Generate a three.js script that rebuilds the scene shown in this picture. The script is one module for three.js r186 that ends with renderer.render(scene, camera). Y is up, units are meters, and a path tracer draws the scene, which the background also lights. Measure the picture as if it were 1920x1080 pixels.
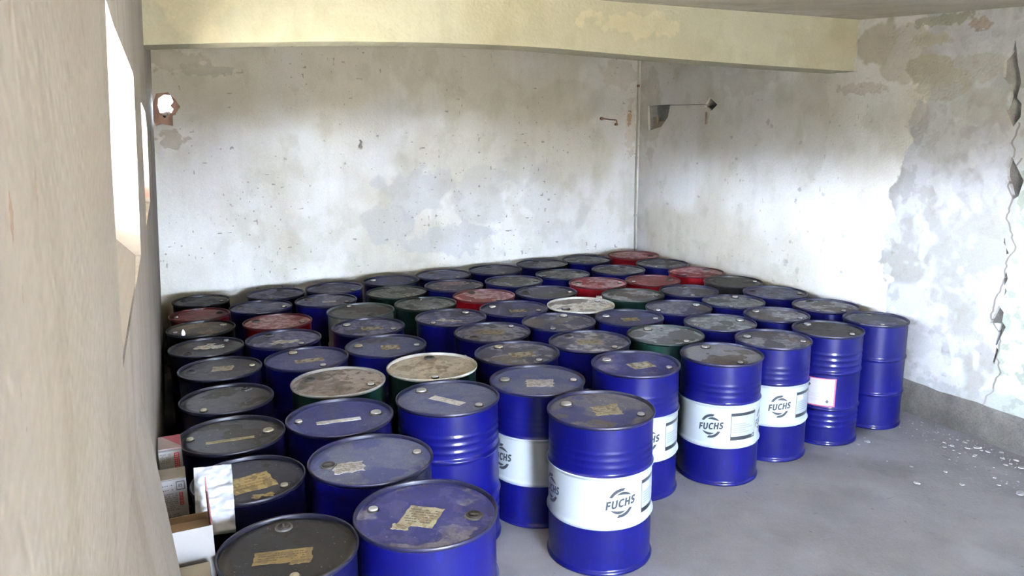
import * as THREE from 'three';
import { mergeGeometries } from 'three/addons/utils/BufferGeometryUtils.js';
import { RoundedBoxGeometry } from 'three/addons/geometries/RoundedBoxGeometry.js';

// ---------- camera, sky, light, exposure (x = right along the back wall, -z = depth along the left wall) ----------
const scene = new THREE.Scene();
const D2R = Math.PI / 180;
const camera = new THREE.PerspectiveCamera(41.0, 1920 / 1080, 0.02, 120);
camera.position.set(0, 2.4503, 0);
camera.rotation.order = 'YXZ';
camera.rotation.set(-11.786 * D2R, -24 * D2R, -0.548 * D2R);
scene.add(camera);
scene.background = new THREE.Color().setRGB(0.84, 0.98, 1.25);   // plain overcast sky
scene.backgroundIntensity = 182;
const sun = new THREE.DirectionalLight(new THREE.Color().setRGB(1, 0.945, 0.83), 660);   // hazy sun over the yard in front of the doorway
sun.position.set(2, 16.4, 11.4); sun.target.position.set(0, 0, 0); sun.castShadow = true; sun.shadow.radius = 4;
sun.shadow.camera.left = sun.shadow.camera.bottom = -16; sun.shadow.camera.right = sun.shadow.camera.top = 16; sun.shadow.camera.far = 60; sun.shadow.mapSize.set(2048, 2048);
scene.add(sun, sun.target);
const renderer = new THREE.WebGLRenderer({ antialias: true });
renderer.toneMapping = THREE.LinearToneMapping;
renderer.toneMappingExposure = 1.6;
renderer.shadowMap.enabled = true;

// ---------- helpers ----------
function rng(seed) { let a = seed >>> 0; return () => { a = (a + 0x6d2b79f5) | 0; let t = Math.imul(a ^ (a >>> 15), 1 | a); t = (t + Math.imul(t ^ (t >>> 7), 61 | t)) ^ t; return ((t ^ (t >>> 14)) >>> 0) / 4294967296; }; }
function hash(x, y, s) { let h = Math.imul(x, 374761393) ^ Math.imul(y, 668265263) ^ Math.imul(s, 2147483647 - 1013); h = Math.imul(h ^ (h >>> 13), 1274126177); return ((h ^ (h >>> 16)) >>> 0) / 4294967296; }
function vnoise(x, y, s) {
  const xi = Math.floor(x), yi = Math.floor(y), fx = x - xi, fy = y - yi, u = fx * fx * (3 - 2 * fx), v = fy * fy * (3 - 2 * fy);
  const a = hash(xi, yi, s), b = hash(xi + 1, yi, s), c = hash(xi, yi + 1, s), d = hash(xi + 1, yi + 1, s);
  return a + (b - a) * u + (c - a) * v + (a - b - c + d) * u * v;
}
function fbm(x, y, s, o = 4) { let r = 0, a = 0.5, n = 0; for (let i = 0; i < o; i++) { r += a * vnoise(x, y, s + i * 17); n += a; x *= 2.03; y *= 2.03; a *= 0.5; } return r / n; }
const sstep = (a, b, x) => { const t = Math.min(1, Math.max(0, (x - a) / (b - a))); return t * t * (3 - 2 * t); };
const mix3 = (a, b, t) => [a[0] + (b[0] - a[0]) * t, a[1] + (b[1] - a[1]) * t, a[2] + (b[2] - a[2]) * t];
function pixTex(w, h, fn, srgb = true) {      // fn(u, v) -> [r, g, b] 0..255, v up
  const d = new Uint8Array(w * h * 4);
  for (let y = 0; y < h; y++) for (let x = 0; x < w; x++) { const c = fn((x + 0.5) / w, (y + 0.5) / h), o = (y * w + x) * 4; d[o] = c[0]; d[o + 1] = c[1]; d[o + 2] = c[2]; d[o + 3] = 255; }
  const t = new THREE.DataTexture(d, w, h); t.magFilter = t.minFilter = THREE.LinearFilter; t.wrapS = t.wrapT = THREE.RepeatWrapping; if (srgb) t.colorSpace = THREE.SRGBColorSpace; t.needsUpdate = true; return t;
}
function canTex(w, h, draw) { const c = document.createElement('canvas'); c.width = w; c.height = h; draw(c.getContext('2d'), w, h); const t = new THREE.CanvasTexture(c); t.colorSpace = THREE.SRGBColorSpace; t.magFilter = THREE.LinearFilter; return t; }
const lin0 = (r, g, b) => new THREE.Color().setRGB(r / 255, g / 255, b / 255, THREE.SRGBColorSpace);
const std = (o) => new THREE.MeshStandardMaterial(o);
const names = {};
function numbered(n) { const k = (names[n] = (names[n] ?? -1) + 1); return k ? n + '_' + String(k).padStart(3, '0') : n; }
function mesh(name, geo, mat, parent = scene) {
  const m = new THREE.Mesh(geo, mat); m.castShadow = m.receiveShadow = true;
  m.name = parent === scene ? numbered(name) : name; parent.add(m); return m;
}
function struct(name, geo, mat, parent = scene) { const m = mesh(name, geo, mat, parent); if (parent === scene) m.userData.kind = 'structure'; return m; }
function tag(o, label, category, group) { o.userData.label = label; o.userData.category = category; if (group) o.userData.group = group; return o; }
function thing(name, label, category, pos = [0, 0, 0], turn = 0, group) { const g = new THREE.Group(); g.name = numbered(name); g.position.set(...pos); g.rotation.y = turn; scene.add(g); return tag(g, label, category, group); }
function shape(pts, holes = []) { const s = new THREE.Shape(pts.map((p) => new THREE.Vector2(...p))); for (const h of holes) s.holes.push(new THREE.Path(h.map((p) => new THREE.Vector2(...p)))); return s; }
// extrude a 2D outline and carry every vertex to where it stands; uv = the outline's own metres
function slab(sh, depth, to) {
  let g = new THREE.ExtrudeGeometry(sh, { depth, bevelEnabled: false, curveSegments: 8 }); if (g.index) g = g.toNonIndexed();
  const p = g.attributes.position, uv = new Float32Array(p.count * 2), n = new Float32Array(p.count * 3), o = to(0, 0, 0), ax = new THREE.Vector3(...to(1, 0, 0)), ay = new THREE.Vector3(...to(0, 1, 0)), az = new THREE.Vector3(...to(0, 0, 1));
  const O = new THREE.Vector3(...o), flip = ax.sub(O).cross(ay.sub(O)).dot(az.sub(O)) < 0;
  for (let i = 0; i < p.count; i++) { const x = p.getX(i), y = p.getY(i), z = p.getZ(i); uv[i * 2] = x; uv[i * 2 + 1] = y; p.setXYZ(i, ...to(x, y, z)); }
  g.setAttribute('uv', new THREE.BufferAttribute(uv, 2));
  if (flip) for (let i = 0; i < p.count; i += 3) for (const [a, k] of [[p, 3], [g.attributes.uv, 2]]) for (let c = 0; c < k; c++) { const t = a.array[(i + 1) * k + c]; a.array[(i + 1) * k + c] = a.array[(i + 2) * k + c]; a.array[(i + 2) * k + c] = t; }
  g.deleteAttribute('normal'); g.computeVertexNormals(); return g;
}
const box = (w, h, d, x, y, z) => new THREE.BoxGeometry(w, h, d).translate(x, y, z);
const rbox = (w, h, d, r, x, y, z) => new RoundedBoxGeometry(w, h, d, 2, r).translate(x, y, z);
function tube(pts, r, seg = 24, rad = 8) { return new THREE.TubeGeometry(new THREE.CatmullRomCurve3(pts.map((p) => new THREE.Vector3(...p))), seg, r, rad, false); }

// ---------- wall surfaces: aged whitewash with stains that have their own outlines ----------
// blob: [x, y, rx, ry, strength, colour, seed]
function stained(base, blobs, opt = {}) {
  const { seed = 1, streak = 0.5, speck = 0.5, edge } = opt;
  return (x, y) => {
    let c = base;
    const big = fbm(x * 0.9, y * 0.9, seed, 4), mid = fbm(x * 5, y * 4, seed + 40, 4), fine = vnoise(x * 160, y * 160, seed + 80);
    c = mix3(c, [c[0] * 0.9, c[1] * 0.885, c[2] * 0.84], sstep(0.45, 0.7, big));
    c = mix3(c, [c[0] * 0.93, c[1] * 0.93, c[2] * 0.91], sstep(0.5, 0.75, mid) * 0.8);
    const st = fbm(x * 14, y * 1.1, seed + 120, 3); c = mix3(c, [c[0] * 0.9, c[1] * 0.89, c[2] * 0.86], sstep(0.52, 0.78, st) * streak);
    if (edge) c = edge(x, y, c);
    for (const [bx, by, rx, ry, k, col, sd] of blobs) {
      const dx = (x - bx) / rx, dy = (y - by) / ry, d = dx * dx + dy * dy; if (d > 2.6) continue;
      const v = Math.sqrt(d) + (fbm(x * 1.6 / Math.min(rx, ry) * 0.9, y * 1.6 / Math.min(rx, ry) * 0.9, sd, 4) - 0.5) * 1.3;
      c = mix3(c, col, k * (1 - sstep(0.72, 0.95, v)));
    }
    const sp = vnoise(x * 34, y * 30, seed + 200), sp2 = fbm(x * 2.2, y * 2.2, seed + 230, 2);
    c = mix3(c, [96, 88, 74], speck * sstep(0.9, 0.97, sp) * sstep(0.42, 0.62, sp2) * 0.6);
    const f = 1 + (fine - 0.5) * 0.05; return [c[0] * f, c[1] * f, c[2] * f].map((v) => Math.min(255, v));
  };
}
function wallTex(w, h, x0, y0, sx, sy, fn) { // texture over [x0, x0+sx] x [y0, y0+sy] metres
  const t = pixTex(w, h, (u, v) => fn(x0 + u * sx, y0 + v * sy)); t.wrapS = t.wrapT = THREE.MirroredRepeatWrapping; t.repeat.set(1 / sx, 1 / sy); t.offset.set(-x0 / sx, -y0 / sy); return t;
}
const plasterBump = pixTex(512, 512, (u, v) => { const a = fbm(u * 7, v * 7, 5, 5) * 190 + vnoise(u * 90, v * 90, 9) * 55; return [a, a, a]; }, false);
plasterBump.wrapS = plasterBump.wrapT = THREE.MirroredRepeatWrapping; plasterBump.repeat.set(0.8, 0.8);
const WHITE = [226, 224, 218], MOULD = [112, 107, 86], GREY = [150, 148, 142], BRICK = [98, 76, 66];
const wallMat = (map) => std({ map, roughness: 0.93, bumpMap: plasterBump, bumpScale: 0.006 });
const concreteTex = pixTex(1024, 1024, (u, v) => { const a = fbm(u * 6, v * 6, 31, 5), b = fbm(u * 24, v * 24, 37, 3), g = vnoise(u * 300, v * 300, 3); const k = 92 + a * 52 + (b - 0.5) * 34 + (g - 0.5) * 22; return [k, k * 1.0, k * 0.97]; });
concreteTex.wrapS = concreteTex.wrapT = THREE.MirroredRepeatWrapping; concreteTex.repeat.set(0.5, 0.5);
const rough = std({ map: concreteTex, roughness: 0.95, bumpMap: plasterBump, bumpScale: 0.012 });

// ---------- room shell ----------
// left wall: leans a little, holds two high windows
const LU = (w, y) => -0.09 + 0.0044 * w + 0.055 * (y - 2.45), LT = 0.14;
const W1 = [[1.62, 2.0], [2.93, 2.03], [3.0, 2.35], [3.02, 2.64], [2.5, 2.655], [1.9, 2.67], [1.66, 2.69], [1.6, 2.4]];
const W2 = [[3.84, 2.03], [4.9, 2.05], [4.93, 2.45], [4.6, 2.55], [3.86, 2.575]];
const leftFn = stained([196, 189, 179], [
  [2.76, 2.14, 0.05, 0.02, 0.0, GREY, 3],
], { seed: 11, streak: 0.7, speck: 1.0 });
{
  const r = rng(5), blobs = [];
  for (let i = 0; i < 46; i++) { const w = 0.38 + Math.pow(r(), 1.8) * 2.2, y = 2.45 + (r() - 0.5) * 0.78 * w * 0.9; const s = 0.004 * w * (0.4 + r()); blobs.push([w, y, s, s * (1 + 1.6 * r()), 0.75, [92, 82, 70], 300 + i]); }
    for (const [w, y] of [[1.975, 2.167], [1.904, 2.153], [1.868, 2.144], [1.986, 2.102], [2.07, 2.067], [2.076, 2.046]]) blobs.push([w, y, 0.012, 0.012, 0.85, [84, 74, 62], Math.round(w * 900)]);
    blobs.push([3.7, 2.043, 0.06, 0.05, 0.9, [120, 92, 84], 5], [0.955, 2.51, 0.012, 0.014, 0.8, [92, 84, 72], 6], [1.16, 2.58, 0.012, 0.016, 0.8, [92, 84, 72], 9]);
    blobs.push([0.57, 2.4, 0.007, 0.016, 0.85, [96, 78, 62], 77], [4.9, 2.12, 0.06, 0.06, 0.9, [112, 84, 74], 78], [0.62, 2.53, 0.006, 0.012, 0.8, [90, 80, 66], 79], [0.68, 2.41, 0.006, 0.012, 0.8, [90, 80, 66], 81]);
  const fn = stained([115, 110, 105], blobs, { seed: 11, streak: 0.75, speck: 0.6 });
  const lm = wallMat(wallTex(2048, 1024, 0.3, 0.6, 5, 2.5, fn));
  struct('wall_left', slab(shape([[-4.2, 0], [8.6, 0], [8.6, 3.7], [-4.2, 3.7]], [W1, W2]), LT, (w, y, d) => [LU(w, y) - d, y, -w]), lm);
  struct('added_eave', slab(shape([[-4.4, 2.84], [9, 2.84], [9, 2.98], [-4.4, 2.98]]), 1.0, (w, y, d) => [-0.27 - d, y - d * 0.12, -w]), rough);  // unseen overhang, added to keep the high sky off the left drums
  // the coat bulges into the room low down beside the camera
  { const g = slab(shape([[-0.125, 1.74], [-0.108, 1.56], [-0.067, 1.093], [-0.02, 0.55], [0.03, 0], [-0.3, 0], [-0.3, 1.7]]), 5.2, (u, y, d) => [u, y, -2.4 + d]), p = g.attributes.position, uv = g.attributes.uv; for (let i = 0; i < p.count; i++) uv.setXY(i, -p.getZ(i), p.getY(i)); struct('plaster_bulge', g, lm); }
  // splayed sills inside the openings
  for (const [a, b, y] of [[1.62, 2.95, 2.03], [3.84, 4.92, 2.04]])
    struct('trim', slab(shape([[0, 0], [LT, 0], [LT, 0.15]]), b - a, (x, t, s) => [LU(a, y) - x - 0.001, y + t - 0.01, -(a + s)]), lm);
}
// back wall: plaster coat over brick, a broken hole near the left corner
const BZ = (u) => -(8.2 + 0.07 * u);
const HOLE = [[0.016, 2.752], [0.065, 2.786], [0.122, 2.781], [0.14, 2.722], [0.108, 2.685], [0.134, 2.654], [0.1, 2.598], [0.05, 2.568], [0.015, 2.623], [0.004, 2.685]];
const CHIP = [[-0.003, 2.795], [0.102, 2.808], [0.165, 2.735], [0.197, 2.673], [0.154, 2.611], [0.122, 2.586], [0.117, 2.493], [0.028, 2.512], [-0.032, 2.494], [-0.059, 2.574], [-0.041, 2.697]];
const brickTex = pixTex(256, 256, (u, v) => { const a = fbm(u * 9, v * 9, 71, 4), k = 0.7 + a * 0.6; return [BRICK[0] * k, BRICK[1] * k, BRICK[2] * k]; });
const brickMat = std({ map: brickTex, roughness: 0.97, bumpMap: plasterBump, bumpScale: 0.01 });
{
  const r = rng(9), blobs = [
    [0.1, 2.36, 0.16, 0.09, 0.55, [140, 128, 112], 21], [0.12, 3.1, 0.35, 0.1, 0.55, [150, 142, 128], 22], [0.45, 3.02, 0.3, 0.07, 0.5, [140, 136, 124], 23],
    [2.6, 1.75, 0.5, 0.3, 0.35, [168, 170, 172], 24], [3.3, 1.6, 0.45, 0.4, 0.32, [172, 172, 170], 25], [2.3, 1.4, 0.35, 0.3, 0.35, [165, 168, 172], 26], [3.9, 1.95, 0.5, 0.3, 0.3, [176, 174, 168], 27],
    [4.3, 1.5, 0.5, 0.5, 0.25, [176, 174, 170], 28], [3.0, 1.2, 0.6, 0.2, 0.35, [165, 168, 172], 29], [1.95, 2.28, 0.025, 0.05, 0.8, [92, 86, 78], 30], [5.485, 2.55, 0.04, 0.1, 0.95, [86, 56, 36], 31], [5.5, 2.45, 0.08, 0.45, 0.35, [164, 148, 126], 32],
    [5.3, 3.1, 0.3, 0.2, 0.3, [150, 144, 128], 33], [4.4, 2.7, 0.9, 0.35, 0.25, [178, 172, 154], 34]];
  for (let i = 0; i < 70; i++) { const s = 0.004 + 0.016 * r() * r(); blobs.push([0.4 + r() * 4.6, 0.95 + r() * 1.5, s * (0.7 + r()), s, 0.3 + 0.35 * r(), [126, 122, 118], 400 + i]); }
  const bm = wallMat(wallTex(2048, 1024, -0.1, 0.7, 5.8, 2.9, stained(WHITE, blobs, { seed: 23, streak: 0.14, speck: 0.8 })));
  const to = (o) => (x, y, d) => [x, y, BZ(x) - o - d];
  const wb = struct('wall_back', slab(shape([[-0.6, 0], [6, 0], [6, 3.8], [-0.6, 3.8]], [CHIP]), 0.035, to(0)), bm);
  struct('brick_core', slab(shape([[-0.6, 0], [6, 0], [6, 3.8], [-0.6, 3.8]], [HOLE]), 0.16, to(0.035)), brickMat, wb);
  // rubble lump left in the hole
  const lump = new THREE.IcosahedronGeometry(0.05, 2); { const p = lump.attributes.position; for (let i = 0; i < p.count; i++) { const k = 0.75 + 0.5 * vnoise(p.getX(i) * 40 + 9, p.getY(i) * 40 + p.getZ(i) * 31, 4); p.setXYZ(i, p.getX(i) * k, p.getY(i) * k * 0.8, p.getZ(i) * k); } lump.computeVertexNormals(); }
  struct('rubble', lump.translate(0.07, 2.6, -8.33), rough, wb);
}
// right wall: plaster coat with open cracks over concrete; the coat stops above the floor
const RX = 5.65;
const CRACKS = [
  [[3.785, 3.028], [3.792, 2.958], [3.849, 2.89], [3.843, 2.775], [3.79, 2.72], [3.768, 2.636], [3.79, 2.542], [3.725, 2.42], [3.68, 2.488], [3.684, 2.581], [3.724, 2.624], [3.707, 2.726], [3.724, 2.799], [3.744, 2.851], [3.765, 2.946]],
  [[3.707, 2.204], [3.731, 2.117], [3.725, 2.064], [3.688, 1.985], [3.669, 1.93], [3.66, 1.9], [3.624, 1.927], [3.601, 2.039]],
  [[3.69, 1.617], [3.694, 1.58], [3.674, 1.552]], [[3.669, 1.54], [3.643, 1.501], [3.66, 1.493]], [[3.646, 1.365], [3.657, 1.314], [3.648, 1.254], [3.626, 1.313]], [[3.638, 1.243], [3.638, 1.181], [3.624, 1.22]],
  [[3.67, 1.099], [3.72, 0.954], [3.641, 0.965], [3.66, 0.796], [3.647, 0.796], [3.599, 0.95], [3.63, 0.985], [3.627, 1.057]], [[3.65, 0.779], [3.664, 0.653], [3.65, 0.645], [3.633, 0.764]],
];
const NICHE = [[8.427, 2.696], [7.938, 2.701], [7.984, 2.551], [8.112, 2.44], [8.389, 2.392]];
const DIAMOND = [[7.205, 2.761], [7.06, 2.675], [7.175, 2.597], [7.283, 2.658]];
{
  const edgeX = [[0.3, 4.6], [0.953, 4.671], [1.144, 4.663], [1.271, 4.76], [1.555, 4.735], [1.656, 4.659], [1.789, 4.695], [1.927, 4.667], [2.107, 4.634], [2.196, 4.592], [2.582, 4.461], [3.0, 4.532], [3.5, 4.5]];
  const ex = (y) => { let i = 0; while (i < edgeX.length - 2 && y > edgeX[i + 1][0]) i++; const [a, b] = [edgeX[i], edgeX[i + 1]]; return a[1] + (b[1] - a[1]) * Math.min(1, Math.max(0, (y - a[0]) / (b[0] - a[0]))); };
  const edge = (x, y, c) => {
    const n = (fbm(x * 7, y * 7, 91, 4) - 0.5) * 0.22, inside = sstep(-0.012, 0.012, ex(y) + n - x);
    if (inside > 0) {
      const m = fbm(x * 4, y * 3.2, 93, 5), f = fbm(x * 14, y * 11, 95, 4);
      let k = mix3([176, 175, 174], [150, 148, 142], sstep(0.42, 0.62, m)); k = mix3(k, [140, 137, 126], sstep(0.55, 0.7, f) * 0.45); k = mix3(k, [194, 193, 190], sstep(0.6, 0.7, fbm(x * 6, y * 6, 97, 3)) * 0.5);
      const green = sstep(3.66, 3.6, x + n * 0.25) * sstep(2.86, 3.0, x + n * 2); k = mix3(k, [178, 186, 170], green * 0.75);
      k = mix3(k, [128, 132, 116], green * sstep(0.56, 0.66, fbm(x * 17, y * 15, 99, 3)) * 0.6);
      c = mix3(c, k, inside);
    }
    // hairline cracks running from gap to gap
    const lx = 3.655 + (y < 2.2 ? 0.03 * Math.sin(y * 7.3) : 0.05) + (fbm(y * 9, 3, 101, 3) - 0.5) * 0.1; if (y < 2.45) c = mix3(c, [104, 96, 88], 0.8 * (1 - sstep(0.004, 0.01, Math.abs(x - lx))));
    const low = 0.42 + (fbm(x * 6, 8, 103, 4) - 0.5) * 0.22; c = mix3(c, [150, 152, 148], 0.55 * sstep(0.01, -0.01, y - low) * sstep(0.42, 0.5, fbm(x * 9, y * 9, 105, 3)));
    return c;
  };
  const M = MOULD, blobs = [
    [5.0, 3.1, 0.26, 0.2, 0.8, [126, 118, 100], 41], [4.72, 3.02, 0.3, 0.24, 0.55, [138, 130, 112], 42], [4.47, 3.1, 0.2, 0.07, 0.7, M, 43], [4.37, 3.24, 0.3, 0.05, 0.8, [92, 90, 74], 44], [4.07, 3.18, 0.1, 0.06, 0.8, [100, 88, 76], 45],
    [4.5, 2.9, 0.22, 0.14, 0.75, M, 46], [4.3, 2.76, 0.3, 0.15, 0.55, [132, 128, 110], 47], [4.05, 2.86, 0.3, 0.16, 0.5, [136, 130, 112], 48], [4.52, 2.46, 0.12, 0.2, 0.6, [128, 125, 118], 49], [4.57, 1.98, 0.1, 0.16, 0.5, [140, 138, 132], 50],
    [5.1, 2.75, 0.3, 0.06, 0.45, [150, 140, 122], 51], [4.0, 2.6, 0.25, 0.18, 0.4, [140, 136, 120], 52], [4.2, 2.3, 0.3, 0.2, 0.35, [150, 146, 134], 53], [8.35, 2.6, 0.25, 0.7, 0.3, [168, 158, 140], 54], [6.6, 2.9, 0.5, 0.15, 0.2, [176, 170, 156], 55], [5.6, 2.4, 0.2, 0.5, 0.22, [178, 174, 164], 56]];
  const r = rng(17); for (let i = 0; i < 26; i++) { const s = 0.01 + 0.02 * r(); blobs.push([4.8 + r() * 3.4, 0.9 + r() * 1.7, s, s * (0.6 + r()), 0.3 + 0.3 * r(), [150, 146, 138], 500 + i]); }
  const rm = wallMat(wallTex(2048, 1024, 1.6, 0.2, 7.1, 3.2, stained(WHITE, blobs, { seed: 47, streak: 0.12, speck: 0.35, edge })));
  const low = []; { const rr = rng(3); for (let x = 8.7; x > -4.2; x -= 0.11) low.push([x, 0.3 + (rr() - 0.5) * 0.02]); }
  const to = (o) => (w, y, d) => [RX + o + d, y, -w], rect = [[-4.2, 0], [8.75, 0], [8.75, 3.8], [-4.2, 3.8]];
  const wr = struct('wall_right', slab(shape([[-4.2, 3.8], [-4.2, 0.3], ...low.reverse(), [8.75, 3.8]], [...CRACKS, NICHE, DIAMOND]), 0.03, to(0)), rm);
  struct('concrete_core', slab(shape(rect, [NICHE, [[7.19, 2.74], [7.08, 2.672], [7.17, 2.61], [7.26, 2.66]]]), 0.12, to(0.03)), std({ color: lin0(196, 190, 184), map: concreteTex, roughness: 0.95, bumpMap: plasterBump, bumpScale: 0.012 }), wr);
  struct('outer_leaf', slab(shape(rect), 0.12, to(0.15)), rough, wr);
}
// ceiling, beam, floor, front wall with the doorway the daylight comes through
{
  const cm = wallMat(wallTex(1024, 1024, 0, -1, 6, 6, stained([192, 188, 178], [], { seed: 61, streak: 0.1, speck: 0.2 })));
  const ceilY = (w) => 3.345 - 0.06 * (5.2 - w);
  struct('ceiling', slab(shape([[-4.2, ceilY(-4.2)], [5.35, ceilY(5.35)], [5.35, ceilY(5.35) + 0.2], [-4.2, ceilY(-4.2) + 0.2]]), 7, (w, y, d) => [-0.7 + d, y + 0.02 * (5 - d) / 5, -w]), cm).geometry.attributes.uv.needsUpdate = true;
  { const g = scene.children[scene.children.length - 1].geometry, p = g.attributes.position, uv = g.attributes.uv; for (let i = 0; i < p.count; i++) uv.setXY(i, p.getX(i), -p.getZ(i)); }
  struct('ceiling', box(7, 0.2, 3.9, 2.8, 3.58, -6.9), cm);
  const bt = wallTex(1024, 256, 0, 2.7, 6, 1.2, stained([140, 137, 120], [[5.3, 3.1, 0.5, 0.2, 0.3, [122, 114, 94], 7], [0.25, 3.2, 0.3, 0.3, 0.3, [176, 164, 130], 8], [3.3, 3.2, 0.5, 0.1, 0.2, [196, 182, 140], 9]], { seed: 67, streak: 0.15, speck: 0.15 }));
  const curve = new THREE.CatmullRomCurve3([[-0.4, 2.9], [0, 2.93], [0.7, 2.972], [1.36, 2.998], [2.42, 3.004], [3.3, 2.972], [4.4, 2.936], [5.65, 2.905], [6, 2.9]].map((p) => new THREE.Vector3(p[0], p[1], 0)));
  const low = curve.getPoints(50).map((v) => [v.x, v.y]);
  struct('beam', slab(shape([...low, [6, 3.7], [-0.4, 3.7]]), 0.3, (u, y, d) => [u, y, -(5.03 + 0.03 * u) - d]), wallMat(bt));
  const ft = pixTex(2048, 2048, (u, v) => { const x = u * 7, y = v * 7; const a = fbm(x * 0.9, y * 0.9, 131, 5), b = fbm(x * 4, y * 4, 137, 4), g = vnoise(x * 220, y * 220, 6), d = fbm(x * 2.2 + a * 2, y * 2.2, 141, 4); let k = 134 + (a - 0.5) * 40 + (b - 0.5) * 26 + (g - 0.5) * 9; let c = [k, k * 0.985, k * 0.995]; c = mix3(c, [104, 102, 102], sstep(0.58, 0.78, d) * 0.35); c = mix3(c, [158, 158, 160], sstep(0.55, 0.7, fbm(x * 1.7, y * 1.7, 147, 4)) * 0.4); const s = vnoise(x * 19, y * 19, 149); c = mix3(c, [92, 90, 90], sstep(0.96, 0.985, s) * 0.45); return c; });
  ft.repeat.set(1 / 7, 1 / 7);
  struct('floor', slab(shape([[-0.9, -4.2], [6.2, -4.2], [6.2, 9], [-0.9, 9]]), 0.15, (u, w, d) => [u, -d, -w]), std({ map: ft, roughness: 0.8, bumpMap: plasterBump, bumpScale: 0.004 }));
  struct('wall_front', slab(shape([[-0.9, 0], [6, 0], [6, 3.5], [-0.9, 3.5]], [[[0.7, 0.001], [2.15, 0.001], [2.15, 2.25], [0.7, 2.25]]]), 0.24, (u, y, d) => [u, y, 3.9 + d]), cm);
  struct('added_door_shade', box(6.9, 0.14, 1.7, 2.55, 2.68, 4.98), rough);  // unseen canopy, added so no sun patch falls inside the doorway
  // yard outside: unseen wall and gabled block, added to hide part of the low sky
  struct('added_skyline_wall', box(0.3, 3.4, 46, -13, 1.6, -4), rough);
  struct('added_sky_blocker', slab(shape([[-3.2, 0], [3.2, 0], [3.2, 5.6], [0, 7], [-3.2, 5.6]]), 5, (x, y, d) => { const c = Math.SQRT1_2; return [-8.2 + x * c - d * c, y - 0.16, 4.6 + x * c + d * c]; }), rough);
  const gm = std({ color: new THREE.Color().setRGB(0.43, 0.39, 0.32), roughness: 1 });
  struct('yard', new THREE.PlaneGeometry(160, 160).rotateX(-Math.PI / 2).translate(0, -0.16, 0), gm);
}

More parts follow.
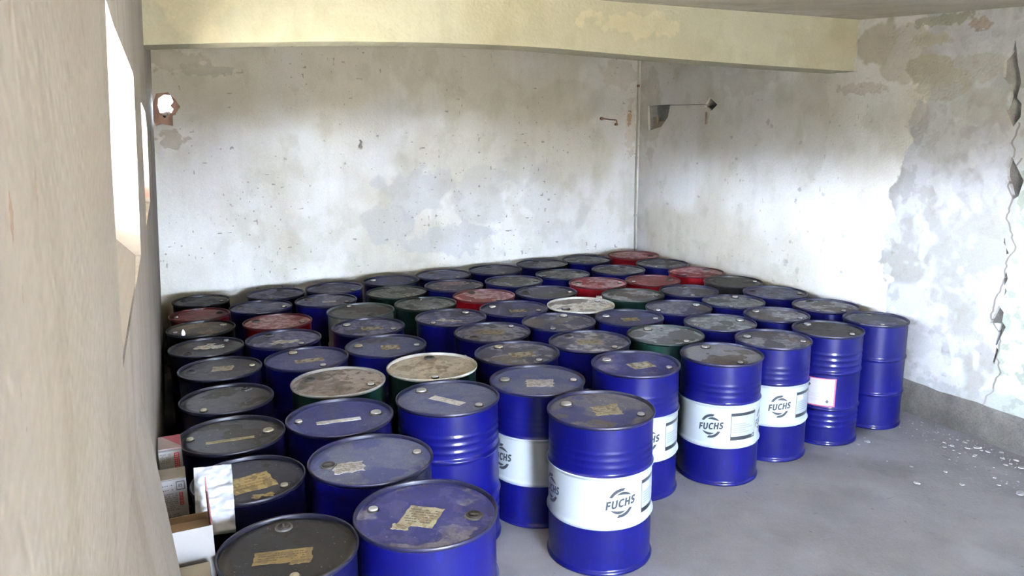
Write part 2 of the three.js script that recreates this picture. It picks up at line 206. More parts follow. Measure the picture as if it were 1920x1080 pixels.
const DRUMS = [   // place, x, z, width, turn, paint, lid style, lid label, look
  ['D1', 0.208, -7.692, 0.873, 2.66, 'K', 'DK', null, 'plain black drum in the back left corner'],
  ['D2', 0.165, -7.096, 0.840, 0.07, 'R', 'RK', null, 'dull dark red drum in shadow'],
  ['D3', 0.157, -6.576, 0.890, 0.24, 'K', 'TK', null, 'dark drum with brown dusty lid'],
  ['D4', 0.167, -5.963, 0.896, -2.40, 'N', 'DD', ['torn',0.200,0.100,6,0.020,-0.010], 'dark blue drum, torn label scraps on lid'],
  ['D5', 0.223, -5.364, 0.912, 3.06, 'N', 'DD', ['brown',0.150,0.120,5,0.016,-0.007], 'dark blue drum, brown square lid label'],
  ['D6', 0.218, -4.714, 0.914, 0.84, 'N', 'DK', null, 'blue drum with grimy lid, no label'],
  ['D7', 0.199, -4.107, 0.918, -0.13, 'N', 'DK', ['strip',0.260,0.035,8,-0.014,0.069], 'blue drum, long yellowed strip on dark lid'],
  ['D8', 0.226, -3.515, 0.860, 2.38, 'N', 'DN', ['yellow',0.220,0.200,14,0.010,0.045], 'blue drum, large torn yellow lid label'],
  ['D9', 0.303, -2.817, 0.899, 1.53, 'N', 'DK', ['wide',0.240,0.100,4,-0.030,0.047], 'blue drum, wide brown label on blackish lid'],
  ['E1', 0.890, -7.692, 0.925, 1.22, 'B', 'BP', null, 'blue drum with dark patch on lid'],
  ['E2', 0.691, -7.172, 0.930, 2.76, 'B', 'BL', null, 'blue drum with pale smeared lid'],
  ['E3', 0.753, -6.533, 0.947, 2.61, 'R', 'RP', null, 'red drum with pink dusty lid'],
  ['E4', 0.721, -5.949, 0.953, 2.07, 'B', 'BD', ['torn',0.220,0.090,4,0.001,0.081], 'blue drum, torn white lid label'],
  ['E5', 0.795, -5.344, 0.973, 1.92, 'B', 'BD', ['tan',0.200,0.085,9,0.009,0.046], 'blue drum, long tan lid label'],
  ['E6', 0.892, -4.743, 1.002, 2.47, 'G', 'RF', null, 'green drum with rusty flaking lid'],
  ['E7', 0.773, -4.120, 0.998, -0.12, 'B', 'BC', ['white',0.240,0.045,7,-0.018,0.049], 'blue drum, thin white strip on clean lid'],
  ['E8', 0.793, -3.494, 1.020, 3.06, 'B', 'BL', ['silver',0.140,0.110,6,-0.116,0.046], 'blue drum, crinkled silver label, speckled pale lid'],
  ['E9', 0.872, -2.866, 1.020, -0.55, 'B', 'BN', ['square',0.150,0.160,-5,-0.027,0.019], 'blue drum, stained square label, open bung ring'],
  ['F1', 1.467, -7.719, 0.964, 2.30, 'B', 'BL', null, 'blue drum with pale bare lid'],
  ['F2', 1.278, -7.173, 0.964, 2.42, 'B', 'BP', ['white',0.130,0.070,5,0.019,0.053], 'blue drum, small white lid label'],
  ['F3', 1.476, -6.619, 0.999, -1.32, 'S', 'DK', null, 'pale grey drum with black oily lid'],
  ['F4', 1.401, -6.026, 0.996, 2.41, 'B', 'BD', ['tan',0.170,0.100,6,0.016,0.052], 'blue drum, pale label square on lid'],
  ['F5', 1.385, -5.424, 1.011, 2.79, 'B', 'BP', ['tan',0.130,0.120,4,0.021,0.046], 'blue drum, greenish label beside dark stain'],
  ['F6', 1.533, -4.787, 1.032, 1.34, 'G', 'TN', null, 'green drum, beige dusty lid with white rim'],
  ['F7', 1.425, -4.162, 1.044, 2.11, 'B', 'BL', ['white',0.220,0.060,-13,-0.020,0.043], 'ribbed blue drum, slanted white lid strip'],
  ['G1', 2.091, -7.828, 0.999, 2.63, 'B', 'BC', null, 'blue drum with dark lid'],
  ['G2', 1.980, -7.237, 1.006, 1.79, 'G', 'GL', null, 'dark green drum, grey lid, rusty bung'],
  ['G3', 2.078, -6.623, 0.962, 1.60, 'G', 'GL', null, 'dark green drum with grey bare lid'],
  ['G4', 2.113, -6.030, 1.019, 0.54, 'B', 'BD', ['torn',0.190,0.060,-5,-0.037,0.085], 'blue drum, pale curled lid label'],
  ['G5', 2.243, -5.432, 1.022, -2.70, 'B', 'DS', ['brown',0.160,0.120,0,0.015,0.000], 'blue drum, stained lid with white scrap'],
  ['G6', 2.182, -4.822, 1.026, 1.86, 'B', 'DS', ['tan',0.170,0.110,6,0.019,0.042], 'blue drum, tan label on scuffed lid'],
  ['G7', 2.049, -4.221, 1.028, 2.69, 'B', 'BL', ['silver',0.170,0.130,0,-0.006,0.052], 'white banded blue drum, white crinkled lid label'],
  ['G8', 2.150, -3.600, 1.036, 2.33, 'B', 'DS', ['brown',0.150,0.140,4,0.021,0.029], 'foremost white banded blue drum, brown lid label'],
  ['H1', 2.694, -7.899, 1.019, 1.98, 'B', 'BL', null, 'blue drum with pale lid'],
  ['H2', 2.597, -7.297, 1.015, 0.44, 'B', 'RU', null, 'blue drum with reddish dusty lid'],
  ['H3', 2.688, -6.698, 1.005, 1.83, 'R', 'RP', null, 'red drum with pinkish grey lid'],
  ['H4', 2.727, -6.091, 1.024, 2.37, 'B', 'BC', ['tan',0.140,0.090,4,0.002,0.083], 'blue drum, yellow-green label, clean dark lid'],
  ['H5', 2.865, -5.489, 1.033, 0.89, 'B', 'DS', null, 'blue drum, stained lid without label'],
  ['H6', 2.799, -4.864, 1.033, 1.95, 'B', 'FL', ['brown',0.180,0.130,0,-0.004,0.004], 'blue drum, pale flaking paint on lid'],
  ['H7', 2.803, -4.243, 1.017, 2.30, 'B', 'BN', ['tan',0.160,0.120,8,0.017,0.042], 'white banded blue drum, tan lid label, scuffed'],
  ['I1', 3.318, -7.919, 1.032, 1.56, 'B', 'DL', null, 'blue drum with grey oily lid'],
  ['I2', 3.237, -7.225, 1.020, 2.73, 'B', 'GL', null, 'blue drum with smooth grey lid'],
  ['I3', 3.294, -6.578, 1.019, 2.69, 'B', 'PD', null, 'blue drum, dark oil puddle on lid'],
  ['I4', 3.329, -5.949, 1.029, -2.78, 'K', 'TN', null, 'drum with cream rusty lid and rim'],
  ['I5', 3.465, -5.360, 0.975, 2.49, 'B', 'BC', ['yellow',0.140,0.100,4,-0.021,0.053], 'blue drum, yellow square label on lid'],
  ['I6', 3.416, -4.769, 1.003, 1.71, 'G', 'PG', null, 'dark green drum, half oily grey lid'],
  ['I7', 3.468, -4.170, 0.968, 1.50, 'B', 'PB', null, 'white banded blue drum, brown puddle on lid'],
  ['J1', 3.961, -8.023, 1.026, 1.45, 'B', 'PG', null, 'blue drum with dark smudge on lid'],
  ['J2', 3.873, -7.337, 0.997, 0.01, 'B', 'GL', null, 'blue drum with grey lid'],
  ['J3', 3.972, -6.745, 1.008, 2.73, 'R', 'RP', null, 'red drum with pale grey lid'],
  ['J4', 3.974, -6.094, 1.008, 2.63, 'G', 'PB', null, 'green drum, brown and grey lid'],
  ['J5', 4.054, -5.476, 0.982, 0.03, 'B', 'DS', null, 'blue drum with stained brownish lid'],
  ['J6', 4.033, -4.888, 0.980, -0.09, 'B', 'GL', null, 'blue drum with greenish grey lid'],
  ['J7', 4.068, -4.313, 0.943, 2.35, 'B', 'PR', null, 'white banded blue drum, rust patch on lid'],
  ['K1', 4.567, -8.029, 0.997, 0.96, 'B', 'PG', null, 'blue drum with dark spot on lid'],
  ['K2', 4.554, -7.289, 1.012, 0.75, 'B', 'GL', null, 'blue drum with plain grey lid'],
  ['K3', 4.551, -6.607, 0.967, -0.12, 'R', 'RK', null, 'red drum with dark red lid'],
  ['K4', 4.567, -6.018, 0.958, 1.11, 'B', 'PD', null, 'blue drum with dark oil pool'],
  ['K5', 4.642, -5.452, 0.945, 0.79, 'B', 'GL', null, 'blue drum with dusty grey lid'],
  ['K6', 4.635, -4.895, 0.912, 2.00, 'B', 'PB', null, 'blue drum, dark oily corner on lid'],
  ['K7', 4.656, -4.350, 0.906, 1.78, 'B', 'DK', null, 'ribbed blue drum with pink edged safety label'],
  ['L1', 5.262, -8.073, 1.079, -0.75, 'R', 'RP', null, 'red drum in the back right corner'],
  ['L2', 5.221, -7.400, 1.019, 0.66, 'B', 'PG', null, 'blue drum with dark oily lid'],
  ['L3', 5.241, -6.789, 1.021, 0.36, 'R', 'RP', null, 'red drum with grey patched lid'],
  ['L4', 5.246, -6.185, 0.996, 2.66, 'K', 'DK', null, 'black drum with black lid'],
  ['L5', 5.254, -5.588, 0.998, 2.45, 'B', 'DL', null, 'dark blue drum with slate lid'],
  ['L6', 5.254, -4.957, 0.948, 1.53, 'B', 'PB', null, 'blue drum, brownish patch on lid'],
  ['L7', 5.250, -4.416, 0.855, 0.98, 'B', 'DL', null, 'plain two-hoop blue drum by damp wall'],
];
// ---------- steel drums ----------
const PAINT = { N: [9, 11, 52], B: [10, 13, 88], K: [34, 34, 37], R: [140, 18, 30], G: [18, 48, 42], S: [150, 164, 166] };  // first entry: the usual blue with the left column's shade darkened in
const lin = (c) => new THREE.Color().setRGB(c[0] / 255, c[1] / 255, c[2] / 255, THREE.SRGBColorSpace);
// faint scuffs and dust on the painted sides (grain only), multiplied by the paint colour
const scuff = pixTex(1024, 512, (u, v) => { const a = fbm(u * 14, v * 6, 161, 4), s = fbm(u * 60, v * 5, 163, 3), n = vnoise(u * 90, v * 60, 165), c = 214 + (a - 0.5) * 40; const k = sstep(0.72, 0.8, s) * 34 + sstep(0.965, 0.99, n) * 40; return [Math.min(255, c + k), Math.min(255, c + k), Math.min(255, c + k * 0.8)]; });
const sideRough = pixTex(512, 256, (u, v) => { const a = fbm(u * 10, v * 6, 171, 2); const k = 78 + a * 14; return [k, k, k]; }, false);
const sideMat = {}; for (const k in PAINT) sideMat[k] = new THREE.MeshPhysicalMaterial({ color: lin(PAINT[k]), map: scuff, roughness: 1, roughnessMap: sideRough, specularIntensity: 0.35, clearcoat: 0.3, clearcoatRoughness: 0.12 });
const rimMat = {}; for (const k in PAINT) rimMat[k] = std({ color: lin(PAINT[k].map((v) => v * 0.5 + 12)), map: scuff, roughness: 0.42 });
rimMat.W = std({ color: lin([206, 202, 192]), map: scuff, roughness: 0.6 }); rimMat.M = std({ color: lin([150, 146, 140]), map: scuff, roughness: 0.6 });
const lathe = (pts, seg = 72) => new THREE.LatheGeometry(pts.map((p) => new THREE.Vector2(p[0], p[1])), seg);
const RB = 0.2865;
function bodyGeo(beads) {
  const pts = [[0.002, 0.016], [0.268, 0.016], [0.276, 0.002], [0.29, 0], [0.2965, 0.005], [0.297, 0.016], [0.29, 0.024], [RB - 0.001, 0.03]];
  const bump = (y, c, h, w) => { const t = Math.abs(y - c) / w; return t < 1 ? h * (0.5 + 0.5 * Math.cos(Math.PI * t)) : 0; };
  for (let i = 1; i <= 150; i++) {
    const y = 0.03 + (0.832 * i) / 150; let r = RB + bump(y, 0.585, 0.0105, 0.018) + bump(y, 0.295, 0.0105, 0.018);
    for (const c of beads) r += bump(y, c, beads.length > 3 ? 0.0034 : 0.0014, 0.017);
    pts.push([r, y]);
  }
  return lathe(pts);
}
const BODY = { plain: bodyGeo([]), ribs: bodyGeo([0.64, 0.685, 0.73, 0.15, 0.195, 0.24]), fine: bodyGeo([0.64, 0.68, 0.72]) };
const RIM = lathe([[0.2835, 0.86], [0.2895, 0.858], [0.2955, 0.863], [0.297, 0.869], [0.2968, 0.876], [0.294, 0.8795], [0.2895, 0.88], [0.286, 0.877], [0.2845, 0.87], [0.2835, 0.86]]);
// lid surface: each lid has its own cell in one of two texture sheets
const LID = (() => { const g = lathe([[0.2845, 0.862], [0.276, 0.8605], [0.262, 0.861], [0.256, 0.866], [0.24, 0.8665], [0.15, 0.867], [0.06, 0.8675], [0.002, 0.868]]); const p = g.attributes.position, uv = g.attributes.uv; for (let i = 0; i < p.count; i++) uv.setXY(i, 0.5 + p.getX(i) / 0.58, 0.5 - p.getZ(i) / 0.58); return g; })();
const STYLE = {  // paint, dust, share of dust, puddle, puddle share, flakes, roughness of paint / dust / puddle
  DK: { p: [22, 21, 24], d: [52, 50, 46], c: 0.36 }, RK: { p: [118, 32, 42], d: [134, 78, 84], c: 0.35 }, TK: { p: [92, 78, 64], d: [118, 104, 88], c: 0.5 },  // DK, and DD, DN below: grime, darkened further for shade on the left drums
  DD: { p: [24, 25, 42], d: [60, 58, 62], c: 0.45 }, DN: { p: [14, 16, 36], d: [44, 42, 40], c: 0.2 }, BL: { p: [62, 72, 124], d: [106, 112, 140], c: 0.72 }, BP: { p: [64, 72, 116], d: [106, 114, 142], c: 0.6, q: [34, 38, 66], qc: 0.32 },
  BC: { p: [42, 48, 104], d: [76, 82, 118], c: 0.34 }, BN: { p: [42, 46, 108], d: [112, 112, 134], c: 0.28, f: 0.3 }, BD: { p: [44, 50, 110], d: [100, 104, 140], c: 0.56 }, DS: { p: [54, 60, 108], d: [114, 114, 124], c: 0.6, q: [84, 78, 76], qc: 0.26 },
  RP: { p: [154, 40, 52], d: [178, 146, 154], c: 0.74 }, RU: { p: [76, 72, 100], d: [142, 116, 120], c: 0.66 }, RF: { p: [124, 114, 113], d: [182, 172, 170], c: 0.5, f: 1, q: [66, 58, 55], qc: 0.3 }, TN: { p: [192, 182, 168], d: [226, 217, 202], c: 0.62, f: 0.5, q: [160, 143, 122], qc: 0.16 },
  GL: { p: [80, 88, 92], d: [126, 132, 136], c: 0.7 }, DL: { p: [58, 64, 90], d: [94, 100, 116], c: 0.58 }, PD: { p: [84, 92, 120], d: [112, 118, 134], c: 0.5, q: [40, 43, 54], qc: 0.5 }, PG: { p: [106, 112, 122], d: [134, 140, 148], c: 0.6, q: [48, 51, 58], qc: 0.42 },
  PB: { p: [116, 120, 134], d: [146, 146, 150], c: 0.6, q: [74, 66, 62], qc: 0.5 }, PR: { p: [74, 78, 96], d: [112, 114, 120], c: 0.5, q: [98, 70, 56], qc: 0.36 }, FL: { p: [72, 78, 122], d: [120, 122, 136], c: 0.5, f: 0.9, q: [150, 144, 136], qc: 0.22 },
};
const NEAR = ['D6', 'D7', 'D8', 'D9', 'E5', 'E6', 'E7', 'E8', 'E9', 'F5', 'F6', 'F7', 'G7', 'G8', 'H7', 'I7'];
const cells = {};
function lidSheet(ids, cols, rows, px, wallSheen) {
  const W = cols * px, H = rows * px, col = new Uint8Array(W * H * 4).fill(60), ro = new Uint8Array(W * H * 4).fill(128);
  ids.forEach((id, k) => {
    const st = STYLE[DRUMS.find((d) => d[0] === id)[6]], cx = k % cols, cy = Math.floor(k / cols), sd = 1000 + id.charCodeAt(0) * 31 + id.charCodeAt(1) * 7;
    const puddleAt = [(hash(sd, 1, 1) - 0.5) * 0.9, (hash(sd, 2, 1) - 0.5) * 0.9];
    for (let y = 0; y < px; y++) for (let x = 0; x < px; x++) {
      const u = (x + 0.5) / px * 2 - 1, v = (y + 0.5) / px * 2 - 1, r = Math.hypot(u, v); if (r > 1.02) continue;
      const wx = u + 0.25 * (vnoise(u * 3, v * 3, sd + 9) - 0.5), n = fbm(wx * 1.9 + 20, v * 1.9 + 20, sd, 4), m = fbm(u * 9 + 50, v * 9 + 50, sd + 3, 3), g = vnoise(u * 60 + 90, v * 60 + 90, sd + 5);
      const th = 0.5 + (0.5 - st.c) * 0.42, dm = sstep(th - 0.02, th + 0.02, n + (m - 0.5) * 0.1) * (0.62 + 0.38 * sstep(0.35, 0.65, m));
      let c = mix3(st.p, st.d, dm), rr = 0.42 + 0.26 * dm + (m - 0.5) * 0.1;
      if (st.q) { const n2 = fbm(u * 1.5 + 70, v * 1.5 + 70, sd + 21, 4), t2 = n2 - 0.22 * Math.hypot(u - puddleAt[0], v - puddleAt[1]), qt = 0.42 + (0.5 - st.qc) * 0.4, q = sstep(qt - 0.015, qt + 0.015, t2 + (m - 0.5) * 0.06); c = mix3(c, st.q, q * 0.92); rr = rr + (0.3 - rr) * q * 0.6; }
      if (st.f) { const f = fbm(u * 7 + 30, v * 7 + 30, sd + 33, 4), f2 = sstep(0.56, 0.58, f) * st.f; c = mix3(c, st.c > 0.55 ? [206, 198, 184] : [176, 168, 164], f2 * 0.55); const f3 = sstep(0.4, 0.37, f) * st.f; c = mix3(c, [70, 60, 54], f3 * 0.5); }
      // splatter specks and rust pin-holes
      const sp = vnoise(u * 26 + 11, v * 26 + 11, sd + 41); c = mix3(c, [190, 186, 176], sstep(0.93, 0.96, sp) * 0.5); const ru = vnoise(u * 30 + 5, v * 30 + 5, sd + 43); c = mix3(c, [62, 48, 40], sstep(0.93, 0.96, ru) * 0.6);
      if (wallSheen) { const l = (c[0] + c[1] + c[2]) / 3, sat = Math.max(...c) - Math.min(...c) > 70 ? 0 : 0.3; c = c.map((q) => (q + (l - q) * sat) * (0.9 + 0.42 * dm)); } const gg = 1 + (g - 0.5) * 0.14, o = ((cy * px + y) * W + cx * px + x) * 4; for (let i = 0; i < 3; i++) { col[o + i] = Math.min(255, c[i] * gg * 0.96); ro[o + i] = Math.max(30, Math.min(255, rr * 255)); } col[o + 3] = ro[o + 3] = 255;  // far lids: the bright wall's reflection is greyed into their colour
    }
    cells[id] = [cx / cols, cy / rows, 1 / cols, 1 / rows];
  });
  const mk = (d, srgb) => { const t = new THREE.DataTexture(d, W, H); t.magFilter = t.minFilter = THREE.LinearFilter; if (srgb) t.colorSpace = THREE.SRGBColorSpace; t.needsUpdate = true; return t; };
  return new THREE.MeshPhysicalMaterial({ specularIntensity: 0.6, map: mk(col, true), roughnessMap: mk(ro, false), roughness: 1, bumpMap: mk(ro, false), bumpScale: 0.0015 });
}
const farIds = DRUMS.map((d) => d[0]).filter((i) => !NEAR.includes(i));
const nearLid = lidSheet(NEAR, 4, 4, 384, false), farLid = lidSheet(farIds, 8, 7, 192, true);
function lidGeo(id) { const g = LID.clone(), uv = g.attributes.uv, [a, b, w, h] = cells[id]; for (let i = 0; i < uv.count; i++) uv.setXY(i, a + uv.getX(i) * w, b + uv.getY(i) * h); return g; }
// closures
const BIG_RING = lathe([[0.0385, 0.866], [0.0385, 0.871], [0.036, 0.8745], [0.0325, 0.8745], [0.0305, 0.872]], 28), BIG_PLUG = lathe([[0.0305, 0.868], [0.0305, 0.8765], [0.028, 0.8785], [0.019, 0.8785], [0.017, 0.874], [0.001, 0.874]], 28), BIG_CAP = lathe([[0.0345, 0.868], [0.035, 0.878], [0.0325, 0.8815], [0.02, 0.883], [0.001, 0.8835]], 28);
const PLUG_BAR = box(0.032, 0.005, 0.007, 0, 0.877, 0);
const SMALL_RING = lathe([[0.026, 0.864], [0.026, 0.87], [0.0235, 0.872], [0.02, 0.872]], 24), SMALL_CAP = lathe([[0.0215, 0.866], [0.022, 0.8765], [0.0205, 0.879], [0.012, 0.8805], [0.001, 0.881]], 24);
const ringMat = std({ color: lin([84, 82, 80]), roughness: 0.45, metalness: 0.5 }), darkMat = std({ color: lin([38, 34, 32]), roughness: 0.5, metalness: 0.2 }), capMat = std({ color: lin([190, 189, 186]), roughness: 0.3, metalness: 0.55 }), dullCap = std({ color: lin([168, 160, 138]), roughness: 0.5, metalness: 0.2 });
// paper labels
const paperMat = {};
{
  const lines = (ctx, w, h, ink, rows, s) => { const r = rng(s); ctx.fillStyle = ink; for (let i = 0; i < rows; i++) { let x = w * 0.08; const y = h * (0.16 + 0.72 * i / rows); while (x < w * 0.88) { const l = w * (0.02 + 0.07 * r()); if (r() > 0.25) ctx.fillRect(x, y, l, h * 0.3 / rows); x += l + w * 0.014; } } };
  const paper = (base, ink, rows, stain, s) => canTex(256, 160, (c, w, h) => {
    c.fillStyle = base; c.fillRect(0, 0, w, h); if (rows) lines(c, w, h, ink, rows, s); const im = c.getImageData(0, 0, w, h), d = im.data;
    for (let y = 0; y < h; y++) for (let x = 0; x < w; x++) { const o = (y * w + x) * 4, n = fbm(x / 40, y / 40, s, 4), k = sstep(0.5, 0.62, n) * stain, g = 0.94 + 0.12 * vnoise(x / 2, y / 2, s + 2); for (let i = 0; i < 3; i++) d[o + i] = (d[o + i] * (1 - k) + [92, 78, 58][i] * k) * g; }
    c.putImageData(im, 0, 0);
  });
  const mk = (map, r = 0.85, m = 0) => std({ map, roughness: r, metalness: m, side: THREE.DoubleSide, bumpMap: plasterBump, bumpScale: 0.002 });
  paperMat.white = mk(paper('#dcdbd6', '#a6a6aa', 3, 0.2, 201)); paperMat.torn = mk(paper('#d6d4ce', '#a8a8a8', 3, 0.4, 203)); paperMat.tan = mk(paper('#b0aa94', '#8a8474', 4, 0.55, 205)); paperMat.strip = mk(paper('#9c9170', '#6e6448', 2, 0.4, 207));
  paperMat.yellow = mk(paper('#a4946a', '#8a7444', 4, 0.5, 209)); paperMat.brown = mk(paper('#9a917a', '#777060', 4, 0.45, 211)); paperMat.wide = mk(paper('#7d6c48', '#54472f', 4, 0.55, 213)); paperMat.square = mk(paper('#a8a28c', '#5c5a58', 6, 0.45, 215));
  paperMat.silver = mk(paper('#dedde0', '#a09a9c', 4, 0.25, 217), 0.4, 0.35);
}
function paperGeo(w, d, jag, seed) {
  const r = rng(seed), pts = [], side = (x0, y0, x1, y1) => { const n = 7; for (let i = 0; i < n; i++) { const t = i / n, j = i ? (r() - 0.5) * jag : 0; pts.push([x0 + (x1 - x0) * t + (y1 === y0 ? 0 : j), y0 + (y1 - y0) * t + (y1 === y0 ? j : 0)]); } };
  const a = w / 2, b = d / 2; side(-a, -b, a, -b); side(a, -b, a, b); side(a, b, -a, b); side(-a, b, -a, -b);
  const g = new THREE.ExtrudeGeometry(shape(pts), { depth: 0.0016, bevelEnabled: false }), p = g.attributes.position, uv = g.attributes.uv; for (let i = 0; i < p.count; i++) uv.setXY(i, 0.5 + p.getX(i) / w, 0.5 + p.getY(i) / d);
  return g.rotateX(-Math.PI / 2);
}
// printed band round the middle of some drums: emblem, word and data panels
const bandTex = canTex(2048, 336, (c, w, h) => {
  c.fillStyle = '#989ea0'; c.fillRect(0, 0, w, h);
  const ppm = w / (2 * Math.PI * RB), logo = (cx) => {
    c.save(); c.translate(cx, h * 0.5); c.fillStyle = c.strokeStyle = '#161c24';
    c.save(); c.transform(1, -0.13, -0.12, 1, 0, 0); c.font = 'bold 68px sans-serif'; c.textAlign = 'center'; c.textBaseline = 'middle'; c.scale(0.92, 1); c.lineWidth = 3; c.strokeText('FUCHS', 0, 2); c.fillText('FUCHS', 0, 2); c.restore();
    for (const s of [1, -1]) { c.save(); c.scale(s, s);
      c.beginPath(); c.moveTo(-76, -36); c.quadraticCurveTo(-44, -98, 26, -90); c.lineTo(14, -74); c.quadraticCurveTo(-30, -72, -56, -36); c.closePath(); c.fill();
      c.beginPath(); c.moveTo(-28, -50); c.quadraticCurveTo(18, -90, 68, -42); c.quadraticCurveTo(20, -54, -28, -50); c.closePath(); c.fill(); c.restore(); }
    c.restore();
  };
  const panel = (x0, x1) => { const y0 = h * 0.2, y1 = h * 0.8; c.fillStyle = '#8f9599'; c.fillRect(x0, y0, x1 - x0, y1 - y0); c.strokeStyle = '#161c24'; c.lineWidth = 4; c.strokeRect(x0, y0, x1 - x0, y1 - y0); c.fillStyle = '#12171d'; c.fillRect(x0, y0, x1 - x0, 20); c.fillRect(x0, y1 - 26, (x1 - x0) * 0.86, 26); c.fillStyle = '#c2c7c7'; c.fillRect(x0 + 14, y0 + 28, (x1 - x0) * 0.3, 34); c.strokeStyle = '#12171d'; c.lineWidth = 8; c.beginPath(); c.arc(x1 - 14, y1 - 14, 12, 0, 7); c.stroke(); c.fillStyle = '#6c7277'; for (let i = 0; i < 5; i++) c.fillRect(x0 + 16, y0 + 78 + i * 16, (x1 - x0) * (0.5 + 0.3 * ((i * 7) % 3) / 2), 5); };
  const q = w / 4; for (let i = 0; i < 4; i++) logo(q * i + q / 2); panel(q * 0.5 + q * 0.31, q * 0.5 + q * 0.78); panel(q * 2.5 + q * 0.31, q * 2.5 + q * 0.78);
  const r = rng(44); for (let i = 0; i < 900; i++) { c.fillStyle = 'rgba(' + (110 + 60 * r() | 0) + ',' + (108 + 50 * r() | 0) + ',100,' + (0.05 + 0.12 * r()) + ')'; c.fillRect(r() * w, r() * h, 2 + 26 * r() * r(), 1 + 2 * r()); }
  c.fillStyle = 'rgba(178,150,70,0.5)'; c.fillRect(q * 1.28, h * 0.5, 30, 14); c.fillRect(q * 1.3, h * 0.56, 16, 30);
});
bandTex.wrapS = THREE.RepeatWrapping;
const bandMat = std({ map: bandTex, roughness: 0.42, side: THREE.DoubleSide });
const BAND = (() => { const pts = []; const bump = (y, c) => { const t = Math.abs(y - c) / 0.018; return t < 1 ? 0.0105 * (0.5 + 0.5 * Math.cos(Math.PI * t)) : 0; }; for (let i = 0; i <= 70; i++) { const y = 0.276 + 0.314 * i / 70; pts.push([RB + 0.0009 + bump(y, 0.585) + bump(y, 0.295), y]); } pts.push([RB + 0.004, 0.5905]); return lathe(pts, 96); })();
const DIRT = { G7: [-0.77, 1], G8: [0.40, 1], H7: [0.3, 1], I7: [-0.17, 1], J7: [0.28, 1] };   // where an emblem stands, as seen from the camera (sine of its angle)
const patchTex = canTex(256, 200, (c, w, h) => {
  c.fillStyle = '#9c4058'; c.fillRect(0, 0, w, h); c.fillStyle = '#a5a1a5'; c.fillRect(0, 6, w - 10, h - 14); c.fillStyle = '#3a383c'; c.beginPath(); c.moveTo(70, 30); c.lineTo(92, 52); c.lineTo(70, 76); c.lineTo(50, 54); c.fill(); c.beginPath(); c.moveTo(206, 150); c.lineTo(216, 164); c.lineTo(204, 178); c.lineTo(192, 164); c.fill();
  const r = rng(6); for (let i = 0; i < 260; i++) { c.fillStyle = 'rgba(110,104,110,' + 0.25 * r() + ')'; c.fillRect(10 + r() * 230, 14 + r() * 170, 3 + 30 * r() * r(), 2); } for (let i = 0; i < 7; i++) { c.fillStyle = 'rgba(120,116,122,0.5)'; c.fillRect(20, 100 + i * 11, 60 + 80 * r(), 2); }
});
const ORD = ['', 'first', 'second', 'third', 'fourth', 'fifth', 'sixth', 'seventh', 'eighth', 'ninth'];
